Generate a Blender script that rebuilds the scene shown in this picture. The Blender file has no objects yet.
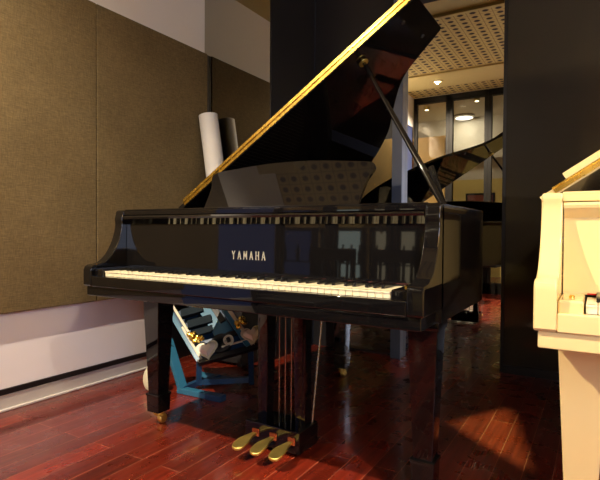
import bpy, bmesh, math, random
from mathutils import Vector, Matrix
random.seed(7)
S = bpy.context.scene
C = S.collection
R = math.radians

# ------------------------------------------------------------------ materials
def srgb(r, g, b):
    f = lambda c: (c/255/12.92) if c/255 <= .04045 else ((c/255+.055)/1.055)**2.4
    return (f(r), f(g), f(b), 1)

def mat(name, col, rough=.4, metal=0, spec=.5, coat=0, bump=0, bscale=40, var=0, vscale=6, ior=1.5, rvar=0, stretch=(1, 1, 1)):
    m = bpy.data.materials.new(name); m.use_nodes = True
    nt = m.node_tree; N = nt.nodes; L = nt.links
    b = N['Principled BSDF']
    b.inputs['Base Color'].default_value = col
    b.inputs['Roughness'].default_value = rough
    b.inputs['Metallic'].default_value = metal
    b.inputs['Specular IOR Level'].default_value = spec
    b.inputs['IOR'].default_value = ior
    b.inputs['Coat Weight'].default_value = coat
    b.inputs['Coat Roughness'].default_value = .03
    tc = N.new('ShaderNodeTexCoord'); mp = N.new('ShaderNodeMapping')
    mp.inputs['Scale'].default_value = stretch
    L.new(tc.outputs['Object'], mp.inputs['Vector'])
    nz = N.new('ShaderNodeTexNoise'); nz.inputs['Scale'].default_value = vscale; nz.inputs['Detail'].default_value = 4
    L.new(mp.outputs[0], nz.inputs['Vector'])
    mx = N.new('ShaderNodeMix'); mx.data_type = 'RGBA'
    mx.inputs[6].default_value = tuple(c*(1-var) for c in col[:3])+(1,)
    mx.inputs[7].default_value = tuple(min(1, c*(1+var)) for c in col[:3])+(1,)
    L.new(nz.outputs['Fac'], mx.inputs[0]); L.new(mx.outputs[2], b.inputs['Base Color'])
    if rvar:
        mr = N.new('ShaderNodeMapRange'); mr.inputs[3].default_value = max(0, rough-rvar); mr.inputs[4].default_value = rough+rvar
        L.new(nz.outputs['Fac'], mr.inputs[0]); L.new(mr.outputs[0], b.inputs['Roughness'])
    if bump:
        n2 = N.new('ShaderNodeTexNoise'); n2.inputs['Scale'].default_value = bscale; n2.inputs['Detail'].default_value = 3
        L.new(mp.outputs[0], n2.inputs['Vector'])
        bp = N.new('ShaderNodeBump'); bp.inputs['Strength'].default_value = bump; bp.inputs['Distance'].default_value = .004
        L.new(n2.outputs['Fac'], bp.inputs['Height']); L.new(bp.outputs[0], b.inputs['Normal'])
    return m

def emit(name, col, s):
    m = bpy.data.materials.new(name); m.use_nodes = True
    b = m.node_tree.nodes['Principled BSDF']
    b.inputs['Base Color'].default_value = (.02, .02, .02, 1)
    b.inputs['Emission Color'].default_value = col; b.inputs['Emission Strength'].default_value = s
    return m

def floor_mat():
    m = bpy.data.materials.new('mahogany_planks'); m.use_nodes = True
    nt = m.node_tree; N = nt.nodes; L = nt.links; b = N['Principled BSDF']
    tc = N.new('ShaderNodeTexCoord'); mp = N.new('ShaderNodeMapping')
    mp.inputs['Rotation'].default_value = (0, 0, R(90))
    L.new(tc.outputs['Object'], mp.inputs['Vector'])
    br = N.new('ShaderNodeTexBrick'); br.offset = .37; br.offset_frequency = 2
    br.inputs['Color1'].default_value = srgb(128, 41, 22); br.inputs['Color2'].default_value = srgb(84, 25, 14)
    br.inputs['Mortar'].default_value = srgb(176, 104, 76)
    br.inputs['Scale'].default_value = 1; br.inputs['Mortar Size'].default_value = .0012
    br.inputs['Mortar Smooth'].default_value = .2; br.inputs['Bias'].default_value = 0
    br.inputs['Brick Width'].default_value = 1.15; br.inputs['Row Height'].default_value = .098
    L.new(mp.outputs[0], br.inputs['Vector'])
    mp2 = N.new('ShaderNodeMapping'); mp2.inputs['Scale'].default_value = (38, 2.2, 1)
    L.new(tc.outputs['Object'], mp2.inputs['Vector'])
    nz = N.new('ShaderNodeTexNoise'); nz.inputs['Scale'].default_value = 1.4; nz.inputs['Detail'].default_value = 5
    L.new(mp2.outputs[0], nz.inputs['Vector'])
    cr = N.new('ShaderNodeValToRGB'); cr.color_ramp.elements[0].position = .3; cr.color_ramp.elements[1].position = .75
    cr.color_ramp.elements[0].color = (.55, .5, .5, 1); cr.color_ramp.elements[1].color = (1.25, 1.2, 1.15, 1)
    L.new(nz.outputs['Fac'], cr.inputs[0])
    mx = N.new('ShaderNodeMix'); mx.data_type = 'RGBA'; mx.blend_type = 'MULTIPLY'; mx.inputs[0].default_value = 1
    L.new(br.outputs['Color'], mx.inputs[6]); L.new(cr.outputs[0], mx.inputs[7]); L.new(mx.outputs[2], b.inputs['Base Color'])
    n3 = N.new('ShaderNodeTexNoise'); n3.inputs['Scale'].default_value = 9; n3.inputs['Detail'].default_value = 6
    L.new(tc.outputs['Object'], n3.inputs['Vector'])
    mr = N.new('ShaderNodeMapRange'); mr.inputs[1].default_value = .3; mr.inputs[2].default_value = .75
    mr.inputs[3].default_value = .22; mr.inputs[4].default_value = .38
    b.inputs['Coat Weight'].default_value = .38; b.inputs['Coat Roughness'].default_value = .07; b.inputs['Coat IOR'].default_value = 1.45
    L.new(n3.outputs['Fac'], mr.inputs[0]); L.new(mr.outputs[0], b.inputs['Roughness'])
    bp = N.new('ShaderNodeBump'); bp.inputs['Strength'].default_value = .08; bp.inputs['Distance'].default_value = .002
    n4 = N.new('ShaderNodeTexNoise'); n4.inputs['Scale'].default_value = 55; n4.inputs['Detail'].default_value = 4; L.new(tc.outputs['Object'], n4.inputs['Vector'])
    ad = N.new('ShaderNodeMath'); ad.operation = 'MULTIPLY_ADD'; ad.inputs[1].default_value = -1.2
    L.new(br.outputs['Fac'], ad.inputs[0]); L.new(n4.outputs['Fac'], ad.inputs[2])
    L.new(ad.outputs[0], bp.inputs['Height']); L.new(bp.outputs[0], b.inputs['Normal'])
    b.inputs['Specular IOR Level'].default_value = .5
    return m

def fabric_mat(name, c1, c2):
    m = bpy.data.materials.new(name); m.use_nodes = True
    nt = m.node_tree; N = nt.nodes; L = nt.links; b = N['Principled BSDF']
    tc = N.new('ShaderNodeTexCoord')
    def nz(scale, sc):
        mp = N.new('ShaderNodeMapping'); mp.inputs['Scale'].default_value = sc; L.new(tc.outputs['Object'], mp.inputs['Vector'])
        n = N.new('ShaderNodeTexNoise'); n.inputs['Scale'].default_value = scale; n.inputs['Detail'].default_value = 4
        L.new(mp.outputs[0], n.inputs['Vector']); return n
    a = nz(4, (1, 7, 120)); d = nz(4, (1, 150, 9)); e = nz(3, (1, 1, 1))
    ad = N.new('ShaderNodeMath'); L.new(a.outputs['Fac'], ad.inputs[0]); L.new(d.outputs['Fac'], ad.inputs[1])
    a2 = N.new('ShaderNodeMath'); a2.operation = 'MULTIPLY_ADD'; a2.inputs[1].default_value = .45; L.new(e.outputs['Fac'], a2.inputs[0]); L.new(ad.outputs[0], a2.inputs[2])
    mr = N.new('ShaderNodeMapRange'); mr.inputs[1].default_value = .85; mr.inputs[2].default_value = 1.6
    L.new(a2.outputs[0], mr.inputs[0])
    mx = N.new('ShaderNodeMix'); mx.data_type = 'RGBA'; mx.inputs[6].default_value = c1; mx.inputs[7].default_value = c2
    L.new(mr.outputs[0], mx.inputs[0]); L.new(mx.outputs[2], b.inputs['Base Color'])
    b.inputs['Roughness'].default_value = .9; b.inputs['Specular IOR Level'].default_value = .2
    bp = N.new('ShaderNodeBump'); bp.inputs['Strength'].default_value = .4; bp.inputs['Distance'].default_value = .003
    L.new(ad.outputs[0], bp.inputs['Height']); L.new(bp.outputs[0], b.inputs['Normal'])
    return m

def perforated_mat():
    m = bpy.data.materials.new('perforated_ceiling_tile'); m.use_nodes = True
    nt = m.node_tree; N = nt.nodes; L = nt.links; b = N['Principled BSDF']
    tc = N.new('ShaderNodeTexCoord'); sp = N.new('ShaderNodeSeparateXYZ'); L.new(tc.outputs['Object'], sp.inputs[0])
    def mth(op, a, b_=None, c=None):
        n = N.new('ShaderNodeMath'); n.operation = op
        for i, v in enumerate((a, b_, c)):
            if v is None: continue
            if isinstance(v, (int, float)): n.inputs[i].default_value = v
            else: L.new(v, n.inputs[i])
        return n.outputs[0]
    P = .115
    fx = mth('SUBTRACT', mth('FRACT', mth('DIVIDE', sp.outputs[0], P)), .5)
    fy = mth('SUBTRACT', mth('FRACT', mth('DIVIDE', sp.outputs[1], .1)), .5)
    d = mth('SQRT', mth('ADD', mth('MULTIPLY', fx, fx), mth('MULTIPLY', fy, fy)))
    hole = mth('LESS_THAN', d, .22)
    ring = mth('LESS_THAN', d, .29)
    edge = mth('GREATER_THAN', mth('MAXIMUM', mth('ABSOLUTE', fx), mth('ABSOLUTE', fy)), .465)
    col1 = srgb(200, 182, 116); 
    mx = N.new('ShaderNodeMix'); mx.data_type = 'RGBA'; mx.inputs[6].default_value = col1; mx.inputs[7].default_value = srgb(150, 128, 88)
    L.new(mth('MAXIMUM', edge, ring), mx.inputs[0])
    m2 = N.new('ShaderNodeMix'); m2.data_type = 'RGBA'; m2.inputs[7].default_value = srgb(32, 26, 18)
    L.new(mx.outputs[2], m2.inputs[6]); L.new(hole, m2.inputs[0]); L.new(m2.outputs[2], b.inputs['Base Color'])
    b.inputs['Roughness'].default_value = .7
    return m

def glass_mat(name, tint, refl):
    m = bpy.data.materials.new(name); m.use_nodes = True
    nt = m.node_tree; N = nt.nodes; L = nt.links
    N.remove(N['Principled BSDF'])
    t = N.new('ShaderNodeBsdfTransparent'); t.inputs[0].default_value = tint
    g = N.new('ShaderNodeBsdfGlossy'); g.inputs['Roughness'].default_value = .01
    fr = N.new('ShaderNodeFresnel'); fr.inputs[0].default_value = refl
    mx = N.new('ShaderNodeMixShader'); L.new(fr.outputs[0], mx.inputs[0]); L.new(t.outputs[0], mx.inputs[1]); L.new(g.outputs[0], mx.inputs[2])
    L.new(mx.outputs[0], N['Material Output'].inputs[0])
    return m

M = dict(
    black=mat('black_polished_lacquer', (.0045, .004, .004, 1), .03, spec=.5, coat=0, ior=1.58, var=.2, bump=.012, bscale=7),
    cream=mat('cream_polished_lacquer', srgb(232, 206, 142), .10, spec=.5, coat=.5, var=.02, bump=.01, bscale=7),
    ivory=mat('ivory_key', srgb(240, 228, 188), .22, var=.02, vscale=20),
    ebony=mat('ebony_key', (.008, .008, .008, 1), .2, var=.2),
    brass=mat('polished_brass', srgb(238, 198, 92), .27, metal=1, var=.15, vscale=25, rvar=.06),
    oldbrass=mat('worn_brass', srgb(236, 206, 112), .42, metal=1, var=.15, vscale=30, rvar=.1),
    steel=mat('bright_steel', srgb(190, 186, 180), .25, metal=1, var=.1, vscale=30),
    gilt=mat('gilt_lettering', srgb(186, 180, 160), .35, metal=.3, var=.05),
    felt=mat('red_felt', srgb(190, 26, 20), .9, var=.2, vscale=80, bump=.3, bscale=200),
    darkfelt=mat('dark_red_felt', srgb(60, 12, 10), .9, var=.2, vscale=80),
    orange=mat('orange_felt', srgb(196, 92, 40), .9, var=.2, vscale=80),
    plate=mat('bronze_iron_plate', srgb(40, 26, 14), .5, metal=.3, var=.15),
    spruce=mat('varnished_spruce', srgb(40, 22, 14), .5, var=.25, vscale=10, stretch=(12, 1, 1)),
    string=mat('string_steel', srgb(170, 165, 150), .3, metal=1),
    matt=mat('matt_dark_steel', srgb(34, 42, 48), .9, spec=.08, var=.2, vscale=20),
    rubber=mat('black_rubber', (.015, .015, .015, 1), .6, var=.3),
    floor=floor_mat(),
    fabric=fabric_mat('brown_woven_fabric', srgb(85, 72, 46), srgb(132, 114, 79)),
    white=mat('white_wall_paint', srgb(236, 231, 224), .6, var=.02, bump=.03, bscale=60),
    board=mat('white_gloss_board', srgb(244, 240, 242), .3, var=.015),
    skirt=mat('grey_white_skirting', srgb(196, 190, 184), .4, var=.06),
    tanwall=mat('tan_wall_paint', srgb(176, 152, 104), .6, var=.05, bump=.03, bscale=50),
    darkwall=mat('dark_wall_panel', (.030, .0265, .0215, 1), .10, ior=1.5, var=.12, vscale=3),
    blackwall=mat('black_wall_panel', (.017, .016, .018, 1), .3, var=.15, vscale=3),
    blacktrim=mat('black_trim', (.008, .008, .009, 1), .35, var=.2),
    pilaster=mat('blue_grey_paint', srgb(66, 74, 92), .4, var=.04),
    mirror=mat('silver_mirror', (.80, .79, .75, 1), .0, metal=1),
    tinted=mat('tinted_mirror', (.42, .395, .33, 1), .012, metal=1),
    darkglass=mat('dark_tinted_glass', (.20, .18, .13, 1), .012, metal=1),
    ceiling=perforated_mat(),
    plaster=mat('tan_plaster', srgb(202, 186, 128), .7, var=.03),
    frame=mat('black_door_frame', (.010, .009, .008, 1), .6, spec=.2, var=.2),
    glass=glass_mat('door_glass', (.93, .93, .9, 1), 1.45),
    yellow=mat('yellow_wall_paint', srgb(214, 194, 122), .6, var=.05),
    pale=mat('pale_grey_plaster', srgb(206, 200, 186), .7, var=.04),
    orangetan=mat('tan_cabinet', srgb(214, 178, 116), .5, var=.06),
    paper=mat('white_paper', srgb(226, 222, 214), .6, var=.03, vscale=14),
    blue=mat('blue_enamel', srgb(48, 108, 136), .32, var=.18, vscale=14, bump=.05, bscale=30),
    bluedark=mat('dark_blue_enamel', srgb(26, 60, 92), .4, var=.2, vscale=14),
    creamrail=mat('cream_enamel', srgb(214, 206, 176), .4, var=.08),
    crystal=mat('cut_crystal', srgb(240, 228, 212), .06, spec=.9, ior=1.8, coat=1, var=.15, vscale=30),
    greymetal=mat('grey_machine_metal', srgb(28, 36, 42), .4, metal=.0, var=.25, vscale=20),
    leather=mat('black_leather', (.012, .011, .011, 1), .45, var=.2, bump=.2, bscale=120),
    carpet=mat('corridor_carpet', srgb(120, 96, 70), .9, var=.2, vscale=30),
    picture=mat('framed_print', srgb(120, 52, 40), .5, var=.6, vscale=5),
    lampglow=emit('lamp_glow', (1, .85, .6, 1), 7),
    roundglow=emit('round_lamp_glow', (1, .95, .85, 1), 3),
    boxglow=emit('lightbox_glow', (.75, .9, .85, 1), 1.5),
    beigeglow=emit('beige_lightbox_glow', (1, .85, .58, 1), 1.1),
    dusk=emit('dim_blue_glow', (.20, .28, .75, 1), .28),
    coolglow=emit('cool_fill_glow', (.66, .74, 1, 1), 8.5),
)

# ------------------------------------------------------------------ mesh builder
class MB:
    def __init__(s): s.bm = bmesh.new()
    def _merge(s, b, mtx=None):
        if mtx is not None: bmesh.ops.transform(b, matrix=mtx, verts=b.verts)
        me = bpy.data.meshes.new('t'); b.to_mesh(me); b.free(); s.bm.from_mesh(me); bpy.data.meshes.remove(me); return s
    def box(s, x0, x1, y0, y1, z0, z1, bev=0, seg=2, mtx=None):
        b = bmesh.new(); bmesh.ops.create_cube(b, size=1)
        for v in b.verts:
            v.co = Vector(((x0+x1)/2+v.co.x*(x1-x0), (y0+y1)/2+v.co.y*(y1-y0), (z0+z1)/2+v.co.z*(z1-z0)))
        if bev: bmesh.ops.bevel(b, geom=list(b.edges), offset=bev, segments=seg, profile=.5, affect='EDGES')
        return s._merge(b, mtx)
    def frustum(s, cx, cy, z0, z1, w0, d0, w1, d1, bev=0):
        b = bmesh.new(); bmesh.ops.create_cube(b, size=1)
        for v in b.verts:
            t = v.co.z > 0
            v.co = Vector((cx+v.co.x*(w1 if t else w0), cy+v.co.y*(d1 if t else d0), z1 if t else z0))
        if bev: bmesh.ops.bevel(b, geom=list(b.edges), offset=bev, segments=2, profile=.5, affect='EDGES')
        return s._merge(b)
    def prism(s, pts, f0, f1, bev=0, seg=2):
        """pts: list of 2-tuples; f0/f1 map a 2-tuple to a 3-D point on the near / far side"""
        b = bmesh.new()
        v0 = [b.verts.new(f0(p)) for p in pts]; v1 = [b.verts.new(f1(p)) for p in pts]
        n = len(pts)
        b.faces.new(v0); b.faces.new(v1[::-1])
        for i in range(n): b.faces.new((v0[(i+1) % n], v0[i], v1[i], v1[(i+1) % n]))
        bmesh.ops.recalc_face_normals(b, faces=b.faces)
        if bev:
            caps = [f for f in b.faces if len(f.verts) == n and n > 4] or list(b.faces)[:2]
            es = {e for f in caps for e in f.edges}
            bmesh.ops.bevel(b, geom=list(es), offset=bev, segments=seg, profile=.5, affect='EDGES')
        return s._merge(b)
    def tube(s, pts, r, n=12, r1=None):
        pts = [Vector(p) for p in pts]; b = bmesh.new(); rings = []
        for i, p in enumerate(pts):
            d = (pts[min(i+1, len(pts)-1)]-pts[max(i-1, 0)]).normalized()
            a = d.orthogonal().normalized() if i == 0 else (a-d*a.dot(d)).normalized()
            c = d.cross(a); rr = r if r1 is None else r+(r1-r)*i/(len(pts)-1)
            rings.append([b.verts.new(p+(a*math.cos(2*math.pi*k/n)+c*math.sin(2*math.pi*k/n))*rr) for k in range(n)])
        for i in range(len(rings)-1):
            for k in range(n): b.faces.new((rings[i][k], rings[i][(k+1) % n], rings[i+1][(k+1) % n], rings[i+1][k]))
        b.faces.new(rings[0][::-1]); b.faces.new(rings[-1])
        return s._merge(b)
    def bar(s, p0, p1, w, h, up=(0, 0, 1), bev=0):
        p0, p1 = Vector(p0), Vector(p1); d = p1-p0; L_ = d.length; d.normalize()
        u = Vector(up); u = (u-d*u.dot(d)).normalized(); x = d.cross(u)
        m = Matrix((x, d, u)).transposed().to_4x4(); m.translation = p0
        return s.box(-w/2, w/2, 0, L_, -h/2, h/2, bev, 2, m)
    def lathe(s, prof, n=24, mtx=None):
        b = bmesh.new(); rings = []
        for r, z in prof:
            rings.append([b.verts.new((r*math.cos(2*math.pi*k/n), r*math.sin(2*math.pi*k/n), z)) for k in range(n)])
        for i in range(len(rings)-1):
            for k in range(n): b.faces.new((rings[i][k], rings[i][(k+1) % n], rings[i+1][(k+1) % n], rings[i+1][k]))
        b.faces.new(rings[0][::-1]); b.faces.new(rings[-1])
        bmesh.ops.recalc_face_normals(b, faces=b.faces)
        return s._merge(b, mtx)
    def build(s, name, m, parent=None, smooth=35):
        me = bpy.data.meshes.new(name); bmesh.ops.recalc_face_normals(s.bm, faces=s.bm.faces)
        s.bm.to_mesh(me); s.bm.free()
        me.materials.append(m)
        if smooth:
            for p in me.polygons: p.use_smooth = True
            me.set_sharp_from_angle(angle=R(smooth))
        o = bpy.data.objects.new(name, me); C.objects.link(o)
        if parent: o.parent = parent
        if smooth:
            w_ = o.modifiers.new('weighted_normals', 'WEIGHTED_NORMAL'); w_.keep_sharp = True
        return o

def tag(o, label=None, cat=None, group=None, kind=None):
    if label: o['label'] = label
    if cat: o['category'] = cat
    if group: o['group'] = group
    if kind: o['kind'] = kind
    return o
def empty(name, loc, rz=0):
    o = bpy.data.objects.new(name, None); C.objects.link(o); o.location = loc; o.rotation_euler = (0, 0, rz); o.empty_display_size = .1
    return o
def struct(name, mb, m, label=None, cat=None, parent=None, smooth=0):
    o = mb.build(name, m, parent, smooth); 
    if parent is None: tag(o, label, cat, kind='structure')
    return o
def copy_tree(o, parent=None):
    c = o.copy(); C.objects.link(c); c.parent = parent
    for ch in list(o.children): copy_tree(ch, c)
    return c
def smooth_curve(pts, n=8):
    P = [Vector(p).to_2d() if len(p) > 2 else Vector(p) for p in pts]; out = []
    for i in range(len(P)-1):
        a, b, c, d = P[max(i-1, 0)], P[i], P[i+1], P[min(i+2, len(P)-1)]
        for k in range(n):
            t = k/n
            out.append(.5*((2*b)+(c-a)*t+(2*a-5*b+4*c-d)*t*t+(3*b-a-3*c+d)*t**3))
    out.append(P[-1]); return [tuple(p) for p in out]

# ------------------------------------------------------------------ room
WX = -1.381; MY = 2.05; PY = 1.45; PX = -.80; CZ = 2.95; DY = -2.1; RX = 3.2; CY = -5.0

struct('floor', MB().box(-3.4, RX+.1, CY-.1, MY+.1, -.1, 0), M['floor'], 'glossy dark red mahogany plank floor', 'floor')
struct('wall_left', MB().box(WX-.12, WX-.005, -1.25, MY, 0, CZ), M['white'], 'white painted left wall behind the brown fabric panels', 'wall')
# fabric panels on the left wall (each a panel of its own)
def panel(y0, y1, label):
    o = MB().box(WX-.003, WX+.048, y0, y1, .483, 2.164, .005, 2).build('acoustic_panel', M['fabric'])
    tag(o, label, 'wall panel', 'brown fabric panels on the left wall'); return o
panel(-1.25, .497, 'large brown woven fabric wall panel left of the vertical seam, nearer the viewer')
panel(.501, 1.426, 'narrower brown woven fabric wall panel between the seam and the tinted mirror pillar')
tag(MB().box(WX-.003, WX+.012, -1.25, .905, .108, .478, .003).build('wainscot_board', M['board']), 'glossy white board on the left wall under the brown fabric panels', 'wall board')
struct('trim_1', MB().box(WX-.003, WX+.008, .908, PY, .0, .483), M['blacktrim'], 'dark strip of low wall behind the piano beyond the white board', 'wall')
struct('trim_2', MB().box(WX-.003, WX+.02, -1.25, .95, .082, .108), M['blacktrim'], 'black trim strip under the white board', 'trim')
struct('baseboard_left', MB().box(WX-.003, WX+.016, -1.25, 1.0, 0, .080, .003).box(WX, WX+.028, -1.25, 1.0, 0, .012, .003), M['skirt'], 'grey white skirting along the foot of the left wall', 'baseboard')
# mirrored pillar in the corner
struct('wall_pillar', MB().box(WX-.1, PX, PY+.01, MY, 0, CZ), M['blackwall'], 'black square pillar between the left wall and the back wall', 'pillar')
tag(MB().box(WX-.003, PX-.004, PY, PY+.010, 0, CZ-.01).build('tinted_mirror', M['tinted'], smooth=0), 'brownish tinted mirror facing on the black pillar, reflecting the left wall', 'mirror')
struct('trim_3', MB().box(WX-.003, WX+.040, PY-.022, PY-.001, .0, 2.16), M['blacktrim'], 'black edge strip between the fabric panel and the tinted mirror', 'trim')
# back wall
bw = MB().box(PX, -.09, MY+.014, MY+.1, 0, CZ).box(-.09, .60, MY+.02, MY+.1, 0, CZ)
struct('wall_back', bw, M['blackwall'], 'dark back wall behind the black grand piano', 'wall')
tag(MB().box(-.60, -.13, MY, MY+.012, .02, 1.55).build('dark_glass_panel', M['darkglass'], smooth=0), 'dark tinted glass panel behind the black piano, left of the blue pilaster', 'mirror')
tag(MB().box(-.067, .579, MY, MY+.02, .0, 2.45).build('wall_mirror', M['mirror'], smooth=0), 'tall clear mirror on the back wall between the blue pilaster and the dark panel', 'mirror')
struct('wall_right_back', MB().box(.600, RX, MY-.02, MY+.1, .0, CZ, .004), M['darkwall'], 'glossy dark brown wall panel behind the white piano', 'wall')
struct('trim_4', MB().box(.579, .600, MY-.012, MY+.02, 0, CZ, .003), M['blacktrim'], 'slim black edge strip right of the clear mirror', 'trim')
struct('baseboard_back', MB().box(.60, RX, MY-.03, MY-.018, 0, .05), M['blacktrim'], 'black baseboard under the dark back wall panel', 'baseboard')
struct('trim_5', MB().box(-.139, -.066, 1.99, MY+.02, 0, CZ, .003), M['pilaster'], 'blue grey pilaster between the two mirrors on the back wall', 'pilaster')
struct('wall_right', MB().box(RX, RX+.1, DY, MY, 0, CZ), M['tanwall'], 'tan right wall of the room', 'wall')
# ceiling: perforated tiles, plain soffit along mirror wall, beam with downlights
struct('ceiling', MB().box(WX-.1, RX, DY, .75, CZ, CZ+.05), M['ceiling'], 'tan perforated tile ceiling with rows of round holes', 'ceiling')
struct('trim_6', MB().box(WX, RX, .75, MY, CZ-.03, CZ+.05).box(WX, RX, .72, .76, CZ-.06, CZ+.02, .005), M['plaster'], 'plain tan ceiling border along the mirror wall', 'ceiling')
struct('trim_7', MB().box(WX-.1, WX+.36, -.1, PY, 2.715, CZ-.04), M['plaster'], 'tan ceiling soffit along the left wall', 'ceiling')
struct('trim_8', MB().box(WX-.05, RX, -1.62, -1.02, CZ-.022, CZ+.02), M['plaster'], 'plain tan ceiling band carrying the downlights', 'ceiling')
# front wall (behind the viewer) with glazed black doors, seen in the mirror
struct('wall_front', MB().box(-3.3, -1.415, DY-.08, DY, 0, CZ).box(.90, RX, DY-.08, DY, 0, CZ), M['tanwall'], 'tan wall beside the glass doors reflected in the mirror', 'wall')
posts = [-1.365, -.825, -.275, .28, .85]
for i in range(4):
    d = empty('door_%d' % (i+1), ((posts[i]+posts[i+1])/2, DY, 0)); tag(d, kind='structure')
    h = (posts[i+1]-posts[i])/2
    f = MB().box(-h, -h+.05, -.04, .04, 0, CZ-.02, .004).box(h-.05, h, -.04, .04, 0, CZ-.02, .004).box(-h, h, -.04, .04, CZ-.11, CZ-.02, .004).box(-h, h, -.04, .04, 0, .16, .004)
    f.build('door_frame', M['frame'], d, 0)
    MB().box(-h+.05, h-.05, -.004, .004, .16, CZ-.11).build('pane', M['glass'], d, 0)
    MB().tube([(h-.08, .05, .95), (h-.08, .07, .97), (h-.08, .07, 1.2), (h-.08, .05, 1.22)], .01).build('door_handle', M['steel'], d)
# dusk blue side window, beyond the end of the left wall
w1 = MB().box(WX-.06, WX-.02, DY, -1.25, .3, 2.5).build('window_1', M['dusk'], smooth=0); tag(w1, 'dim blue window past the end of the fabric wall', 'window', kind='structure')
struct('wall_left_end', MB().box(WX-.12, WX, DY, -1.25, 0, .3).box(WX-.12, WX, DY, -1.25, 2.5, CZ), M['white'], 'white wall around the blue side window', 'wall')
# corridor beyond the doors
struct('wall_corridor', MB().box(-3.4, 3, CY-.1, CY, 0, 1.95), M['yellow'], 'warm yellow corridor wall beyond the glass doors', 'wall')
struct('wall_corridor_top', MB().box(-3.4, 3, CY-.1, CY, 1.95, 3.2).box(-3.4, 3, CY, CY+.12, 2.35, 2.6), M['pale'], 'pale upper corridor wall beyond the glass doors', 'wall')
struct('wall_corridor_side', MB().box(-3.4, -3.3, CY, DY, 0, 3.2).box(2.0, 2.1, CY, DY-.08, 0, 3.2), M['pale'], 'pale corridor side wall', 'wall')
struct('ceiling_corridor', MB().box(-3.4, 3, CY-.1, DY-.08, 3.2, 3.3), M['pale'], 'pale corridor ceiling beyond the glass doors', 'ceiling')
cab = empty('tall_cabinet', (-2.0, -4.2, 0)); tag(cab, 'tall tan cabinet in the corridor seen through the glass door', 'cabinet')
MB().box(-.62, .62, -.2, .2, 0, 2.7, .01).build('body', M['orangetan'], cab)
for sx in (-1, 1):
    dd = MB().box(sx*.31-.295, sx*.31+.295, .2, .222, 1.15, 2.65, .006).build('door', M['orangetan'], cab)
    MB().tube([(sx*.05, .235, 1.35), (sx*.05, .235, 1.5)], .008).build('handle', M['steel'], dd)
def lightbox(x, y, w_, glow, label):  # added glowing boxes, placed to give the fallboard its coloured reflections
    t = empty('added_lightbox', (x, y, 0)); tag(t, label, 'lightbox', 'added lightboxes in the corridor')
    MB().box(-w_/2, w_/2, -.15, .0, 0, .25, .004).box(-w_/2, w_/2, -.15, .0, 1.02, 1.06, .004).box(-w_/2, -w_/2+.02, -.15, 0, .25, 1.02).box(w_/2-.02, w_/2, -.15, 0, .25, 1.02).build('cabinet', M['frame'], t, 0)
    MB().box(-w_/2+.02, w_/2-.02, -.15, -.14, .25, 1.02).build('back_panel', M[glow], t, 0)
    MB().box(-w_/2+.02, w_/2-.02, -.14, -.02, .62, .635).build('shelf', M['frame'], t, 0)
    for k in range(5):
        xx = -w_/2+.06+k*(w_-.12)/4
        for zz in (.25, .635):
            MB().lathe([(.025, 0), (.028, .12), (.012, .17), (.012, .22)], 12, Matrix.Translation((xx, -.08, zz))).build('bottle', M['bluedark' if k % 2 else 'frame'], t)
lightbox(-1.56, -3.75, .56, 'boxglow', 'glowing showcase of bottles below the tan cabinet in the corridor, added for its reflection in the fallboard')
lightbox(-2.40, -3.75, .9, 'dusk', 'dim blue showcase in the corridor farthest left, added for its reflection in the fallboard beside the lettering')
lightbox(-.92, -3.8, .56, 'beigeglow', 'glowing beige showcase in the corridor right of the tan cabinet, added for its reflection in the fallboard')
pic = empty('framed_picture', (-.95, CY+.001, 1.35)); tag(pic, 'dark red framed print on the yellow corridor wall', 'picture')
MB().box(-.28, .28, 0, .03, -.32, .32, .005).build('frame', M['frame'], pic)
MB().box(-.24, .24, .03, .034, -.28, .28).build('print', M['picture'], pic, 0)

# ------------------------------------------------------------------ lamps
def downlight(x, y, z, label, watts, size=.014, cone=150, col=(1, .84, .64), tilt=(0, 0), vis=True):
    t = empty('ceiling_downlight', (x, y, z)); tag(t, label, 'ceiling light', 'recessed ceiling downlights')
    MB().lathe([(.075, .0), (.075, -.008), (.055, -.012), (.048, -.004), (.048, 0)], 28).build('trim_ring', M['plaster'], t)
    MB().lathe([(.046, -.003), (.046, -.005), (.02, -.006)], 24).build('lamp', M['lampglow'], t)
    l = bpy.data.lights.new('downlight_beam', 'SPOT'); l.energy = watts; l.color = col; l.spot_size = R(cone); l.spot_blend = .7; l.shadow_soft_size = size
    o = bpy.data.objects.new('downlight_beam', l); C.objects.link(o); o.parent = t; o.location = (0, 0, -.022); o.rotation_euler = (R(tilt[0]), R(tilt[1]), 0)
    return t
BZ = CZ-.022
downlight(-.80, -1.34, BZ, 'glowing round downlight in the plain ceiling band, nearest the left wall', 490)
downlight(2.55, -1.34, BZ, 'glowing round downlight in the plain ceiling band, nearest the right wall', 200)
rl = empty('round_ceiling_lamp', (-1.22, -4.72, 3.2)); tag(rl, 'round flush white ceiling lamp glowing in the corridor', 'ceiling light')
MB().lathe([(.2, 0), (.2, -.04), (.17, -.055)], 32).build('housing', M['steel'], rl)
MB().lathe([(.165, -.05), (.165, -.06), (.1, -.075)], 32).build('diffuser', M['roundglow'], rl)
def area(x, y, z, sx, sy, w, col, rot=(0, 0, 0), parent=None):
    l = bpy.data.lights.new('lamp_light', 'AREA'); l.shape = 'RECTANGLE'; l.size = sx; l.size_y = sy; l.energy = w; l.color = col
    o = bpy.data.objects.new('lamp_light', l); C.objects.link(o); o.location = (x, y, z); o.rotation_euler = rot
    return o
area(-1.22, -4.5, 3.1,   .2, .2, 7, (1, .9, .72), (R(-25), 0, 0))
area(-2.6, -3.0, 3.15, .3, .3, 32, (1, .84, .6))
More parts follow.
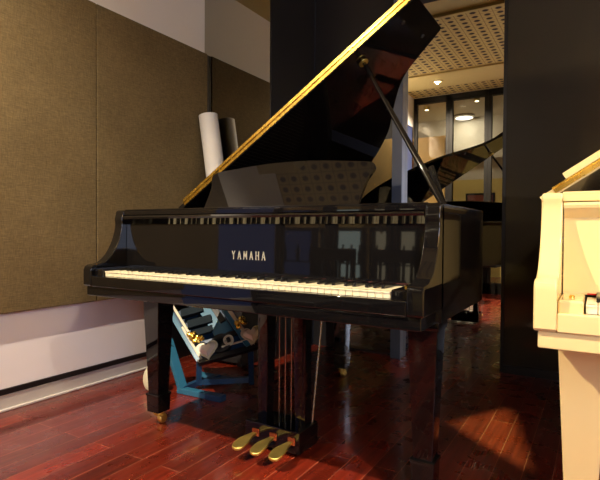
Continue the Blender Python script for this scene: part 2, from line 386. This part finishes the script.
def bulb(x, y, label):
    t = empty('corridor_spotlight', (x, y, 3.2)); tag(t, label, 'ceiling light', 'corridor spotlights')
    MB().lathe([(.05, 0), (.05, -.05), (.035, -.06)], 20).build('housing', M['plaster'], t)
    MB().lathe([(.034, -.055), (.034, -.062), (.015, -.068)], 20).build('lamp', M['lampglow'], t)
bulb(-1.66, -3.7, 'small bright spotlight in the corridor ceiling, left of the round lamp in the mirror')
bulb(-.73, -3.5, 'small bright spotlight in the corridor ceiling, right of the round lamp in the mirror')
# unseen spotlight and shutter, added to throw a triangular light patch on the floor
ps = empty('added_spotlight', (.72, 1.03, CZ-.03)); tag(ps, 'black ceiling spotlight with a triangular shutter, added unseen to light the floor between the pianos', 'ceiling light')
MB().box(-.05, .05, -.05, .05, -.02, 0).box(-.05, -.045, -.05, .05, -.15, -.02).box(.045, .05, -.05, .05, -.15, -.02).box(-.045, .045, -.05, -.045, -.15, -.02).box(-.045, .045, .045, .05, -.15, -.02).build('housing', M['blacktrim'], ps, 0)
k = .105/(CZ-.03-.04)
tri = [((x-.72)*k, (y-1.03)*k) for x, y in ((.516, 1.002), (.736, 1.373), (.905, .69))]
b = bmesh.new(); v1 = [b.verts.new((x, y, -.145)) for x, y in tri]
v2 = [b.verts.new((x, y, -.145)) for x, y in ((-.16, 0), (.02, .16), (.10, -.16))]
for i in range(3): b.faces.new((v1[i], v1[(i+1) % 3], v2[(i+1) % 3], v2[i]))
sh = MB(); sh._merge(b); sh.build('shutter', M['blacktrim'], ps, 0)
l = bpy.data.lights.new('patch_beam', 'SPOT'); l.energy = 480; l.color = (.7, 1, .45); l.spot_size = R(24); l.spot_blend = .1; l.shadow_soft_size = .0015
o = bpy.data.objects.new('patch_beam', l); C.objects.link(o); o.parent = ps; o.location = (0, 0, -.04)
# unseen uplight added on the wall behind the viewer to brighten the ceiling
def uplight(x, label, w_):
    t = empty('fill_uplight', (x, DY, 2.15)); tag(t, label, 'fill light', 'added wall uplights')
    MB().prism([(.0, 0), (.09, .0), (.12, .16), (.0, .16)], lambda p: (-.12, p[0], p[1]), lambda p: (.12, p[0], p[1]), .004).build('shade', M['plaster'], t)
    MB().box(-.1, .1, .02, .1, .157, .163).build('lamp', M['lampglow'], t, 0)
    l = bpy.data.lights.new('uplight_fill', 'AREA'); l.shape = 'RECTANGLE'; l.size = .2; l.size_y = .08; l.energy = w_; l.color = (1, .82, .56)
    o = bpy.data.objects.new('uplight_fill', l); C.objects.link(o); o.parent = t; o.location = (0, .06, .18); o.rotation_euler = (R(180-12), 0, 0)
uplight(3.0, 'tan wall uplight added to brighten the ceiling, right corner behind the viewer', 70)
# unseen window added in the right wall for cool fill, now dim
tag(MB().box(RX-.012, RX-.002, -.6, .6, 1.0, 2.3).build('fill_window_right', M['dusk'], smooth=0), 'dim blue window added in the right wall for cool fill', 'window', kind='structure')

tag(MB().box(1.75, 2.95, DY+.002, DY+.012, .75, 2.35).build('fill_window_behind', M['coolglow'], smooth=0), 'pale glowing window added behind the viewer for cool fill', 'window', kind='structure')  # added glowing surface, unseen, cool fill for the left wall
# ------------------------------------------------------------------ grand piano
W = .715
RIM0 = [(-W, .15), (-W, .5), (-W, .9), (-W, 1.28)] + [(-.695, 1.48), (-.62, 1.68), (-.49, 1.79), (-.33, 1.83), (-.17, 1.78), (-.05, 1.68), (.054, 1.575), (.19, 1.42), (.30, 1.25), (.41, 1.075), (.49, .985), (.58, .925), (.66, .87), (.704, .79), (W, .70), (W, .5), (W, .15)]
LIDO0 = [(-W, .52), (-W, .9), (-W, 1.28), (-.695, 1.48), (-.62, 1.68), (-.49, 1.79), (-.33, 1.83), (-.17, 1.78), (-.05, 1.68), (.054, 1.59), (.19, 1.437), (.30, 1.255), (.42, 1.07), (.50, .985), (.59, .935), (.68, .895)]

def offset(pts, d):
    out = []
    for i, p in enumerate(pts):
        a = Vector(pts[max(i-1, 0)]); b = Vector(pts[min(i+1, len(pts)-1)]); t = (b-a).normalized()
        out.append((p[0]+t.y*d, p[1]-t.x*d))
    return out

def grand_piano(loc, body, label, at, LA=33, hxz=(-.700, 1.0), lx=.610, lw=.98, ext=1, letters=True, rz=0):
    P = empty('grand_piano', loc, rz); tag(P, label, 'piano', 'grand pianos')
    B = M[body]
    zb, zk, zt = .62, .66, .975
    ex = lambda L_: [(x, y if y <= .5 else .5+(y-.5)*ext) for x, y in L_]
    RIM, LIDO = ex(RIM0), ex(LIDO0)
    # case: curved rim plus the two S-shaped arms
    c = MB()
    outer = smooth_curve(RIM, 5); inner = offset(outer, .045)
    ring = outer+inner[::-1]
    n = len(outer)
    b = bmesh.new()
    cols = [[b.verts.new((p[0], p[1], z)) for p in ring] for z in (zb, zt)]
    for z in (0, 1):
        for i in range(n-1):
            b.faces.new((cols[z][i], cols[z][i+1], cols[z][2*n-2-i], cols[z][2*n-1-i]))
    for i in range(2*n): b.faces.new((cols[0][i], cols[0][(i+1) % (2*n)], cols[1][(i+1) % (2*n)], cols[1][i]))
    bmesh.ops.recalc_face_normals(b, faces=b.faces)
    te = [e for e in b.edges if all(v.co.z > zt-.001 for v in e.verts) and len(e.link_faces) == 2 and abs(e.link_faces[0].normal.z-e.link_faces[1].normal.z) > .5]
    bmesh.ops.bevel(b, geom=te, offset=.006, segments=3, profile=.5, affect='EDGES')
    c._merge(b)
    prof = [(.16, zb), (.0, zb), (-.006, zb+.004)]
    prof = [(.17, zk-.002), (-.024, zk-.002), (-.029, zk+.004), (-.029, at-.022), (-.024, at-.008), (-.012, at), (.012, at+.002)]
    sc = smooth_curve([(.012, at+.002), (.042, at+.012), (.075, at+.040), (.104, at+.085), (.121, at+.130), (.128, at+.165), (.126, at+.19), (.131, zt-.018), (.134, zt-.006), (.142, zt)], 5)
    prof += sc[1:]+[(.17, zt)]
    for s in (-1, 1):
        xa, xb = s*W, s*(W-.048)
        c.prism(prof, lambda p: (xa, p[0], p[1]), lambda p: (xb, p[0], p[1]), .005, 3)
    c.build('case', B, P, 30)
    # keybed and bottom boards
    k = MB().box(-W+.009, W-.009, -.018, .5, zb-.002, zk-.003, .004)
    for x in (-.4, 0, .4): k.bar((x, .45, zb+.06), (x*.3-.15, 1.6, zb+.06), .07, .09)
    k.build('keybed', B, P)
    MB().prism([p for p in offset(smooth_curve(RIM, 3), .02)], lambda p: (p[0], max(p[1], .45), zb+.13), lambda p: (p[0], max(p[1], .45), zb+.142)).build('soundboard', M['spruce'], P)
    MB().prism([p for p in offset(smooth_curve(RIM, 3), .06)], lambda p: (p[0], max(p[1], .36), zb+.2), lambda p: (p[0], max(p[1], .36), zb+.212)).build('iron_plate', M['plate'], P)
    st = MB()
    for i in range(60):
        x = -.62+i*.0205
        ye = 1.55-.0*x if x < -.1 else 1.55-(x+.1)*.98
        st.tube([(x, .42, zb+.235), (x-.05*(1-i/60), ye, zb+.235)], .0012, 4)
    tag(st.build('strings', M['string'], P), kind='stuff')
    # key slip with its polished top
    MB().box(-W+.048, W-.048, -.026, -.002, zk-.003, .700, .004, 3).build('key_slip', B, P)
    MB().box(-W+.048, W-.048, -.004, .148, zk-.003, .694).build('key_frame', M['spruce'], P, 0)
    for s in (-1, 1):
        x0, x1 = sorted((s*.6155, s*(W-.0485)))
        kb = MB().box(x0, x1, -.010, .143, zk, .728, .006, 3).build('key_block', B, P)
        if s > 0 or body == 'cream':
            MB().lathe([(.006, 0), (.006, .004), (.003, .006)], 12, Matrix.Translation(((x0+x1)/2, .05, .728))).build('screw', M['brass'], kb)
    # keys
    pitch = 1.225/52; x0 = -.6125
    wk = MB().box(.0006, pitch-.0006, 0, .150, .700, .7205, .0016, 2).box(.0008, pitch-.0008, -.0022, .01, .715, .7205, .001).build('white_key', M['ivory'], P)
    bk = MB().prism([(.052, .718), (.055, .729), (.062, .7325), (.149, .7335), (.149, .718)], lambda p: (-.0055, p[0], p[1]), lambda p: (.0055, p[0], p[1]), .0015).build('black_key', M['ebony'], P)
    wk.location.x = x0
    names = 'ABCDEFG'; first_b = True
    for i in range(52):
        if i:
            o = wk.copy(); C.objects.link(o); o.parent = P; o.location.x = x0+i*pitch
        if names[i % 7] in 'ACDFG' and i < 51:
            off = {'A': .002, 'C': -.0025, 'D': .0025, 'F': -.003, 'G': 0}[names[i % 7]]
            if first_b: o = bk; first_b = False
            else: o = bk.copy(); C.objects.link(o); o.parent = P
            o.location.x = x0+(i+1)*pitch+off
    # fallboard with bevelled lip that mirrors the keys
    fb = MB().prism([(.150, .726), (.153, .9135), (.150, .9165), (.131, .937), (.129, .944), (.133, .9505), (.19, .9505), (.19, .726)],
                    lambda p: (-W+.05, p[0], p[1]), lambda p: (W-.05, p[0], p[1])).build('fallboard', B, P, 25)
    MB().box(-.612, .612, .1475, .1502, .7265, .7295).build('felt_strip', M['felt' if body == 'cream' else 'darkfelt'], fb, 0)
    if letters:
        lt = MB(); hh = .032; ww = .0132; z0 = .7815; th = .0036
        def stroke(x, a, b2, w=th):
            lt.bar((x+a[0]*ww, .1505, z0+a[1]*hh), (x+b2[0]*ww, .1505, z0+b2[1]*hh), .0016, w, up=(b2[1]-a[1], 0, -(b2[0]-a[0])) if a != b2 else (0, 0, 1))
        def glyph(ch, x):
            if ch == 'Y': stroke(x, (0, 1), (.5, .5)); stroke(x, (1, 1), (.5, .5), .003); stroke(x, (.5, .52), (.5, 0))
            if ch == 'A': stroke(x, (0, 0), (.5, 1), .003); stroke(x, (1, 0), (.5, 1)); stroke(x, (.2, .33), (.8, .33), .003)
            if ch == 'M': stroke(x, (0, 0), (0.05, 1), .003); stroke(x, (.05, 1), (.5, .25)); stroke(x, (.5, .25), (.95, 1), .003); stroke(x, (.97, 1), (1, 0))
            if ch == 'H': stroke(x, (.05, 0), (.05, 1)); stroke(x, (.95, 0), (.95, 1)); stroke(x, (.05, .5), (.95, .5), .003)
        for i, ch in enumerate('YAMAHA'): glyph(ch, -.0755+i*.0276)
        lt.build('lettering', M['gilt'], fb, 0)['label'] = 'pale gilt YAMAHA lettering'
    # music shelf and front rail
    ms = MB().box(-W+.046, W-.046, .138, .46, .9535, .9715, .002).box(-W+.046, W-.046, .145, .165, .9715, .978, .002)
    ms.build('music_shelf', B, P)
    for s in (-1, 1):
        MB().box(s*.43-.008, s*.43+.008, .17, .42, .9715, .979, .002).build('desk_rail', B, P)
    # music desk: wide leaf with swept ends
    half = [(.384, 0), (.385, .07), (.392, .13), (.406, .165), (.412, .188), (.402, .208), (.372, .219), (.30, .227), (.2, .238), (.1, .246), (0, .248)]
    hs = smooth_curve(half, 4)
    outl = hs+[(-x, z) for x, z in hs[::-1][1:]]
    t = R(31)
    f = lambda d: (lambda p: (p[0]-.048, .380+p[1]*math.sin(t)+d*math.cos(t), .979+p[1]*math.cos(t)-d*math.sin(t)))
    dk = MB().prism(outl, f(0), f(.016), .003).build('music_desk', B, P)
    MB().box(-.365, .29, .375, .41, .9715, .981, .003).build('desk_ledge', B, dk)
    # lid: main leaf with the front flap folded back on top and the long brass hinge
    th = R(LA); hx, hz = hxz
    def lp(sv, y, tt): return (hx+sv*math.cos(th)-tt*math.sin(th), y, hz+sv*math.sin(th)+tt*math.cos(th))
    lo = smooth_curve(LIDO, 5)
    lo = [(x, y) for x, y in lo]+[(.728, lo[-1][1]-.023), (.738, lo[-1][1]-.04), (.738, .52)]
    lid = MB().prism(lo, lambda p: lp(p[0]+.7, p[1], -.006), lambda p: lp(p[0]+.7, p[1], .016), .002).build('lid', B, P, 30)
    f0, f1 = (.03, .037) if body == 'black' else (.078, .042)
    MB().prism([(f0, .525), (1.428, .525), (1.428, .845), (1.40, .865), (f0+.03, .90), (f0, .88)], lambda p: lp(p[0], p[1], .0175), lambda p: lp(p[0], p[1], f1), .002).build('lid_flap', B, lid, 30)
    hg = MB()
    ht = .0145 if body == 'black' else .019
    hg.prism([(.03, -.001), (1.432, -.001), (1.432, ht), (.03, ht)], lambda p: lp(p[0], .5165, p[1]), lambda p: lp(p[0], .52, p[1]))
    if body == 'black': hg.prism([(.03, .019), (1.424, .019), (1.424, .033), (.03, .033)], lambda p: lp(p[0], .5205, p[1]), lambda p: lp(p[0], .5235, p[1]))
    hg.tube([lp(.03, .5155, .0165), lp(1.43, .5155, .0165)], .0035, 10)
    hg.build('piano_hinge', M['brass'], lid)['label'] = 'long brass hinge along the lid edge'
    for sv, y in ((1.34, .60), (1.36, .80), (1.0, 1.17)):
        q = lp(sv, y, -.006); MB().lathe([(.009, -.004), (.009, .0), (.006, .001)], 12, Matrix.Translation(q) @ Matrix.Rotation(-th, 4, 'Y')).build('rubber_bumper', M['rubber'], lid)
    # prop stick
    q = Vector(lp(1.125, .614, -.012)); b0 = Vector((.662, .37, .972))
    pr = MB().tube([b0, b0+(q-b0)*.985], .0125, 20, .0085).build('lid_prop', B, P)
    MB().tube([b0+(q-b0)*.975, q], .008).build('prop_tip', M['oldbrass'], pr)
    MB().lathe([(.022, 0), (.022, .006), (.012, .008)], 16, Matrix.Translation(q+Vector((0, 0, -.002))) @ Matrix.Rotation(-th+math.pi, 4, 'Y')).build('prop_cup', M['oldbrass'], lid)
    MB().bar((.655, .39, .972), (.60, .42, 1.12), .02, .014, up=(0, 1, 0), bev=.003).build('short_prop', B, P)
    # legs
    for x, y in ((-lx, .285), (lx+.020, .285), (-.22, 1.39)):
        lg = MB()
        lg.frustum(x, y, .143, .575, .066*lw, .066*lw, .100*lw, .100*lw, .004)
        lg.box(x-.056*lw, x+.056*lw, y-.056*lw, y+.056*lw, .572, .605, .006).box(x-.066*lw, x+.066*lw, y-.066*lw, y+.066*lw, .603, zb+.02, .004)
        lg.frustum(x, y, .062, .146, .072, .072, .078, .078, .004)
        lg.box(x-.041, x+.041, y-.041, y+.041, .135, .147, .003)
        lo_ = lg.build('leg', B, P)
        cs = MB().lathe([(.026, .062), (.026, .055), (.014, .050), (.014, .042)], 18, Matrix.Translation((x, y, 0)))
        for s in (-1, 1):
            cs.prism([(-.006, .046), (.03, .030), (.034, .020), (.026, .014), (.0, .034), (-.014, .046)], lambda p: (x+s*.019, y+p[0], p[1]), lambda p: (x+s*.015, y+p[0], p[1]))
        cs.lathe([(.004, -.014), (.018, -.013), (.022, -.008), (.022, .008), (.018, .013), (.004, .014)], 22, Matrix.Translation((x, y+.022, .022)) @ Matrix.Rotation(R(90), 4, 'Y'))
        cs.build('caster', M['oldbrass'], lo_)
    # pedal lyre
    ly = MB()
    ly.box(-.13, .13, .335, .455, .590, zb, .004)
    for s in (-1, 1):
        ly.frustum(s*.085, .40, .10, .60, .034, .05, .05, .07, .004)
        ly.box(s*.105-.012, s*.105+.012, .375, .425, .10, .60, .003)
    ly.box(-.135, .130, .312, .46, .018, .108, .006)
    lyre = ly.build('pedal_lyre', B, P)
    for x in (-.03, 0, .03): MB().tube([(x, .41, .10), (x, .41, .60)], .0035, 8).build('pedal_rod', M['steel'], lyre)
    for s in (-1, 1):
        MB().tube([(s*.118, .43, .10), (s*.115, .53, .61)], .005, 8).build('brace_rod', M['steel'], lyre)
    for i, x in enumerate((-.078, .008, .094)):
        pd = MB()
        outl = smooth_curve([(0, .010), (.04, .011), (.075, .017), (.105, .026), (.135, .027), (.155, .019), (.163, 0)], 4)
        oo = [(l, w) for l, w in outl]+[(l, -w) for l, w in outl[::-1][1:]]
        zc = lambda l: .066+.010*math.sin(min(1, l/.16)*math.pi)-.012*(l/.16)
        pd.prism(oo, lambda p: (x+p[1], .335-p[0], zc(p[0])), lambda p: (x+p[1], .335-p[0], zc(p[0])-.011), .003, 3)
        po = pd.build('pedal', M['oldbrass'], lyre)
        MB().prism([(-.015, 0), (.015, 0), (.015, .028), (-.015, .028)], lambda p: (x+p[0], .305, .054+p[1]), lambda p: (x+p[0], .3125, .054+p[1])).build('felt_bushing', M['orange'], po, 0)
    return P

grand_piano((0, 0, 0), 'black', 'black polished grand piano with its lid propped open, in the middle of the room', .745)
white = grand_piano((1.701, -.062, 0), 'cream', 'cream white grand piano cut off by the right edge, before the dark wall', .772, hxz=(-.736, .985), lx=.622, lw=1.15, ext=1.2)
white.scale = (1, 1, 1.014)

# ------------------------------------------------------------------ paper roll leaning in the corner
rr = MB()
ra, rb = Vector((-1.075, 1.355, .572)), Vector((-1.264, 1.355, 1.70))
rr.tube([ra, ra.lerp(rb, .5), rb], .067, 28)
ro = rr.build('paper_roll', M['paper']); tag(ro, 'tall white roll leaning against the fabric wall behind the black piano', 'roll')

cs = empty('storage_case', (-1.06, 1.33, 0)); tag(cs, 'dark upright case in the shadowed corner, carrying the white roll', 'case')
MB().box(-.2, .2, -.105, .105, .02, .54, .01).build('body', M['leather'], cs)
MB().box(-.2, .2, -.105, .105, .541, .560, .006).build('lid', M['leather'], cs)
for sx in (-1, 1): MB().box(sx*.17-.02, sx*.17+.02, -.09, .09, 0, .02, .003).build('foot', M['rubber'], cs)
# ------------------------------------------------------------------ blue steel stand under the piano
T = empty('steel_trolley', (-.62, .75, 0)); tag(T, 'blue steel trolley frame with brass and crystal fittings under the black piano', 'trolley')
def tl(p): return (p[0]+.62, p[1]-.75, p[2])
# leaning upright and foot
MB().bar(tl((-.979, .70, .267)), tl((-.83, .665, .022)), .05, .03, bev=.004).build('upright', M['blue'], T)
MB().bar(tl((-.85, .66, .016)), tl((-.655, .668, .016)), .045, .03, bev=.004).build('foot_bar', M['blue'], T)
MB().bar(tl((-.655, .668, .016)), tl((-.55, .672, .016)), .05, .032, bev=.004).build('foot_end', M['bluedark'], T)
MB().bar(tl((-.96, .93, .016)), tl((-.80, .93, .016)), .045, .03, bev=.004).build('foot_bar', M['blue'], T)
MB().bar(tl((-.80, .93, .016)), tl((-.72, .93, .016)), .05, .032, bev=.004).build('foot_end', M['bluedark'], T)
# tilted tray: origin lower-left, a along the bottom edge, b up the slope
O = Vector((-.705, .66, .19)); A = Vector((.25, .18, .085)); Bv = Vector((-.30, .08, .23))
Nn = A.cross(Bv).normalized()
def tp(a, b_, n=0): return Vector(tl(O+A*a+Bv*b_+Nn*n))
def rail(a0, b0, a1, b1, w, h, n, m, name):
    return MB().bar(tp(a0, b0, n), tp(a1, b1, n), w, h, up=Nn, bev=.003).build(name, m, T)
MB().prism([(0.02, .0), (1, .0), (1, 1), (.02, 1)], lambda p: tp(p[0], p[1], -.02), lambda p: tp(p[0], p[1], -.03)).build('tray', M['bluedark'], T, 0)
rail(0, 0, 0, 1.05, .028, .03, 0, M['blue'], 'rail'); rail(.10, .42, .10, 1.05, .014, .03, .012, M['creamrail'], 'rail')
rail(.05, .0, .05, .62, .014, .03, .012, M['creamrail'], 'rail')
rail(.86, 0, .86, 1.05, .03, .03, .01, M['blue'], 'rail'); rail(.93, 0, .93, .85, .02, .03, .015, M['creamrail'], 'rail')
rail(-.03, -.02, 1.06, -.02, .028, .034, .0, M['blacktrim'], 'cross_bar')
rail(.45, .10, .88, .10, .008, .012, .02, M['creamrail'], 'cross_bar'); rail(.45, .28, .86, .28, .03, .02, .01, M['blacktrim'], 'cross_bar')
rail(.15, .62, .58, .62, .05, .03, .02, M['matt'], 'cross_bar'); rail(.15, .85, .55, .85, .05, .03, .02, M['matt'], 'cross_bar')
rail(.15, .45, .5, .45, .04, .02, .02, M['matt'], 'cross_bar')
rail(.62, .30, .62, 1.0, .10, .018, .012, M['blue'], 'plate'); rail(.72, .5, .72, .85, .035, .012, .026, M['blacktrim'], 'slot')
MB().lathe([(.028, 0), (.028, .016), (.02, .016), (.02, 0)], 22, Matrix.Translation(tp(.62, .17, .02)) @ Nn.to_track_quat('Z', 'Y').to_matrix().to_4x4()).build('ring', M['creamrail'], T)
def heart(a, b_, sz):
    pts = []
    for k in range(36):
        t = 2*math.pi*k/36
        pts.append((16*math.sin(t)**3/16*sz, (13*math.cos(t)-5*math.cos(2*t)-2*math.cos(3*t)-math.cos(4*t))/16*sz))
    au = A.normalized(); bu = (Bv-au*Bv.dot(au)).normalized(); c0 = tp(a, b_, .03)
    MB().prism([(x*1.3, y*1.3) for x, y in pts], lambda p: c0+au*p[0]+bu*p[1]-Nn*.012, lambda p: c0+au*p[0]+bu*p[1], .003).build('heart_backplate', M['creamrail'], T)
    h = MB(); b = bmesh.new(); v = [b.verts.new(c0+au*p[0]+bu*p[1]) for p in pts]; mid = [b.verts.new(c0+au*p[0]*.55+bu*p[1]*.55+Nn*.02) for p in pts]
    for k in range(36): b.faces.new((v[k], v[(k+1) % 36], mid[(k+1) % 36], mid[k]))
    b.faces.new(mid); b.faces.new(v[::-1]); h._merge(b)
    h.build('crystal_heart', M['crystal'], T, 0)
    g = MB()
    for k in range(10):
        q = tp(a+random.uniform(-.14, .06), b_+.22+random.uniform(-.06, .12), .035)
        g.lathe([(.003, -.013), (.012, -.009), (.016, 0), (.012, .009), (.003, .013)], 10, Matrix.Translation(q) @ Matrix.Rotation(random.uniform(0, 3), 4, 'X'))
    g.build('brass_fitting', M['brass'], T)
heart(.22, .12, .047); heart(1.02, .16, .047)
MB().lathe([(.055, 0), (.055, .03), (.036, .03), (.036, 0)], 26, Matrix.Translation(tp(.48, .17, -.005)) @ Nn.to_track_quat('Z', 'Y').to_matrix().to_4x4()).build('rubber_ring', M['rubber'], T)
# support below the tray
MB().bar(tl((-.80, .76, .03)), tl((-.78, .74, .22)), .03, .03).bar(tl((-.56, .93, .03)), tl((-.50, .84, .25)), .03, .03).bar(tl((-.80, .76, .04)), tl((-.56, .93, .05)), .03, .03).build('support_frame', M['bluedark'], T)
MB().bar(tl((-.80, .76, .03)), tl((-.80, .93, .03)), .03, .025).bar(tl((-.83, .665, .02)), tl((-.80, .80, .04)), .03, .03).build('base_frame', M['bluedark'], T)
MB().lathe([(.01, -.024), (.052, -.022), (.072, -.01), (.072, .01), (.052, .022), (.01, .024)], 28, Matrix.Translation(tl((-.985, .60, .074))) @ Matrix.Rotation(R(75), 4, 'X')).build('wheel', M['creamrail'], T)
MB().bar(tl((-.985, .62, .074)), tl((-.95, .70, .24)), .02, .02).build('axle', M['greymetal'], T)

# ------------------------------------------------------------------ bench and chairs on the viewer's side (seen in mirror and fallboard)
bn = empty('piano_stool', (-.38, -1.2, 0)); tag(bn, 'black padded piano stool before the black piano, seen only in the mirror', 'stool')
MB().box(-.20, .20, -.17, .17, .44, .50, .018, 3).build('seat', M['leather'], bn)
MB().box(-.19, .19, -.16, .16, .38, .44, .004).build('apron', M['black'], bn)
for sx in (-1, 1):
    for sy in (-1, 1): MB().frustum(sx*.165, sy*.135, 0, .37, .032, .032, .046, .046, .003).build('leg', M['black'], bn)
def chair(x, y, rz, label):
    ch = empty('side_chair', (x, y, 0), rz); tag(ch, label, 'chair', 'black side chairs')
    MB().box(-.2, .2, -.2, .2, .42, .47, .015, 3).build('seat', M['leather'], ch)
    for sx in (-1, 1):
        MB().bar((sx*.18, .18, 0), (sx*.18, .18, .43), .034, .034).build('leg', M['black'], ch)
        MB().bar((sx*.18, -.18, 0), (sx*.18, -.21, .80), .034, .034).build('leg', M['black'], ch)
    bk = MB().box(-.2, .2, -.228, -.196, .72, .82, .01)
    for k in range(5): bk.bar((-.13+k*.065, -.2, .46), (-.13+k*.065, -.21, .74), .018, .014)
    bk.build('backrest', M['black'], ch)
chair(-.72, -1.72, 0, 'black slat back chair reflected in the fallboard, nearer the blue window')
chair(-.22, -1.72, .15, 'black slat back chair reflected in the fallboard, in front of the middle glass door')

# ------------------------------------------------------------------ camera and view
cx, cy, cz, yaw, pitch, roll, f = 1.113, -1.327, .889, .542, -.018, .006, 497.6
F = Vector((-math.sin(yaw)*math.cos(pitch), math.cos(yaw)*math.cos(pitch), math.sin(pitch)))
Rt = Vector((math.cos(yaw), math.sin(yaw), 0)); U = Rt.cross(F)
R2 = Rt*math.cos(roll)+U*math.sin(roll); U2 = -Rt*math.sin(roll)+U*math.cos(roll)
cam = bpy.data.cameras.new('camera'); co = bpy.data.objects.new('camera', cam); C.objects.link(co)
mt = Matrix((R2, U2, -F)).transposed().to_4x4(); mt.translation = (cx, cy, cz); co.matrix_world = mt
cam.sensor_width = 36; cam.lens = f/600*36; cam.clip_start = .02
S.camera = co
w = bpy.data.worlds.new('world'); S.world = w; w.use_nodes = True
w.node_tree.nodes['Background'].inputs[0].default_value = (.02, .02, .025, 1); w.node_tree.nodes['Background'].inputs[1].default_value = .3
S.view_settings.view_transform = 'Standard'; S.view_settings.look = 'None'; S.view_settings.gamma = 1; S.view_settings.use_curve_mapping = False
S.view_settings.exposure = .35
S.cycles.max_bounces = 12; S.cycles.glossy_bounces = 8; S.cycles.caustics_reflective = False
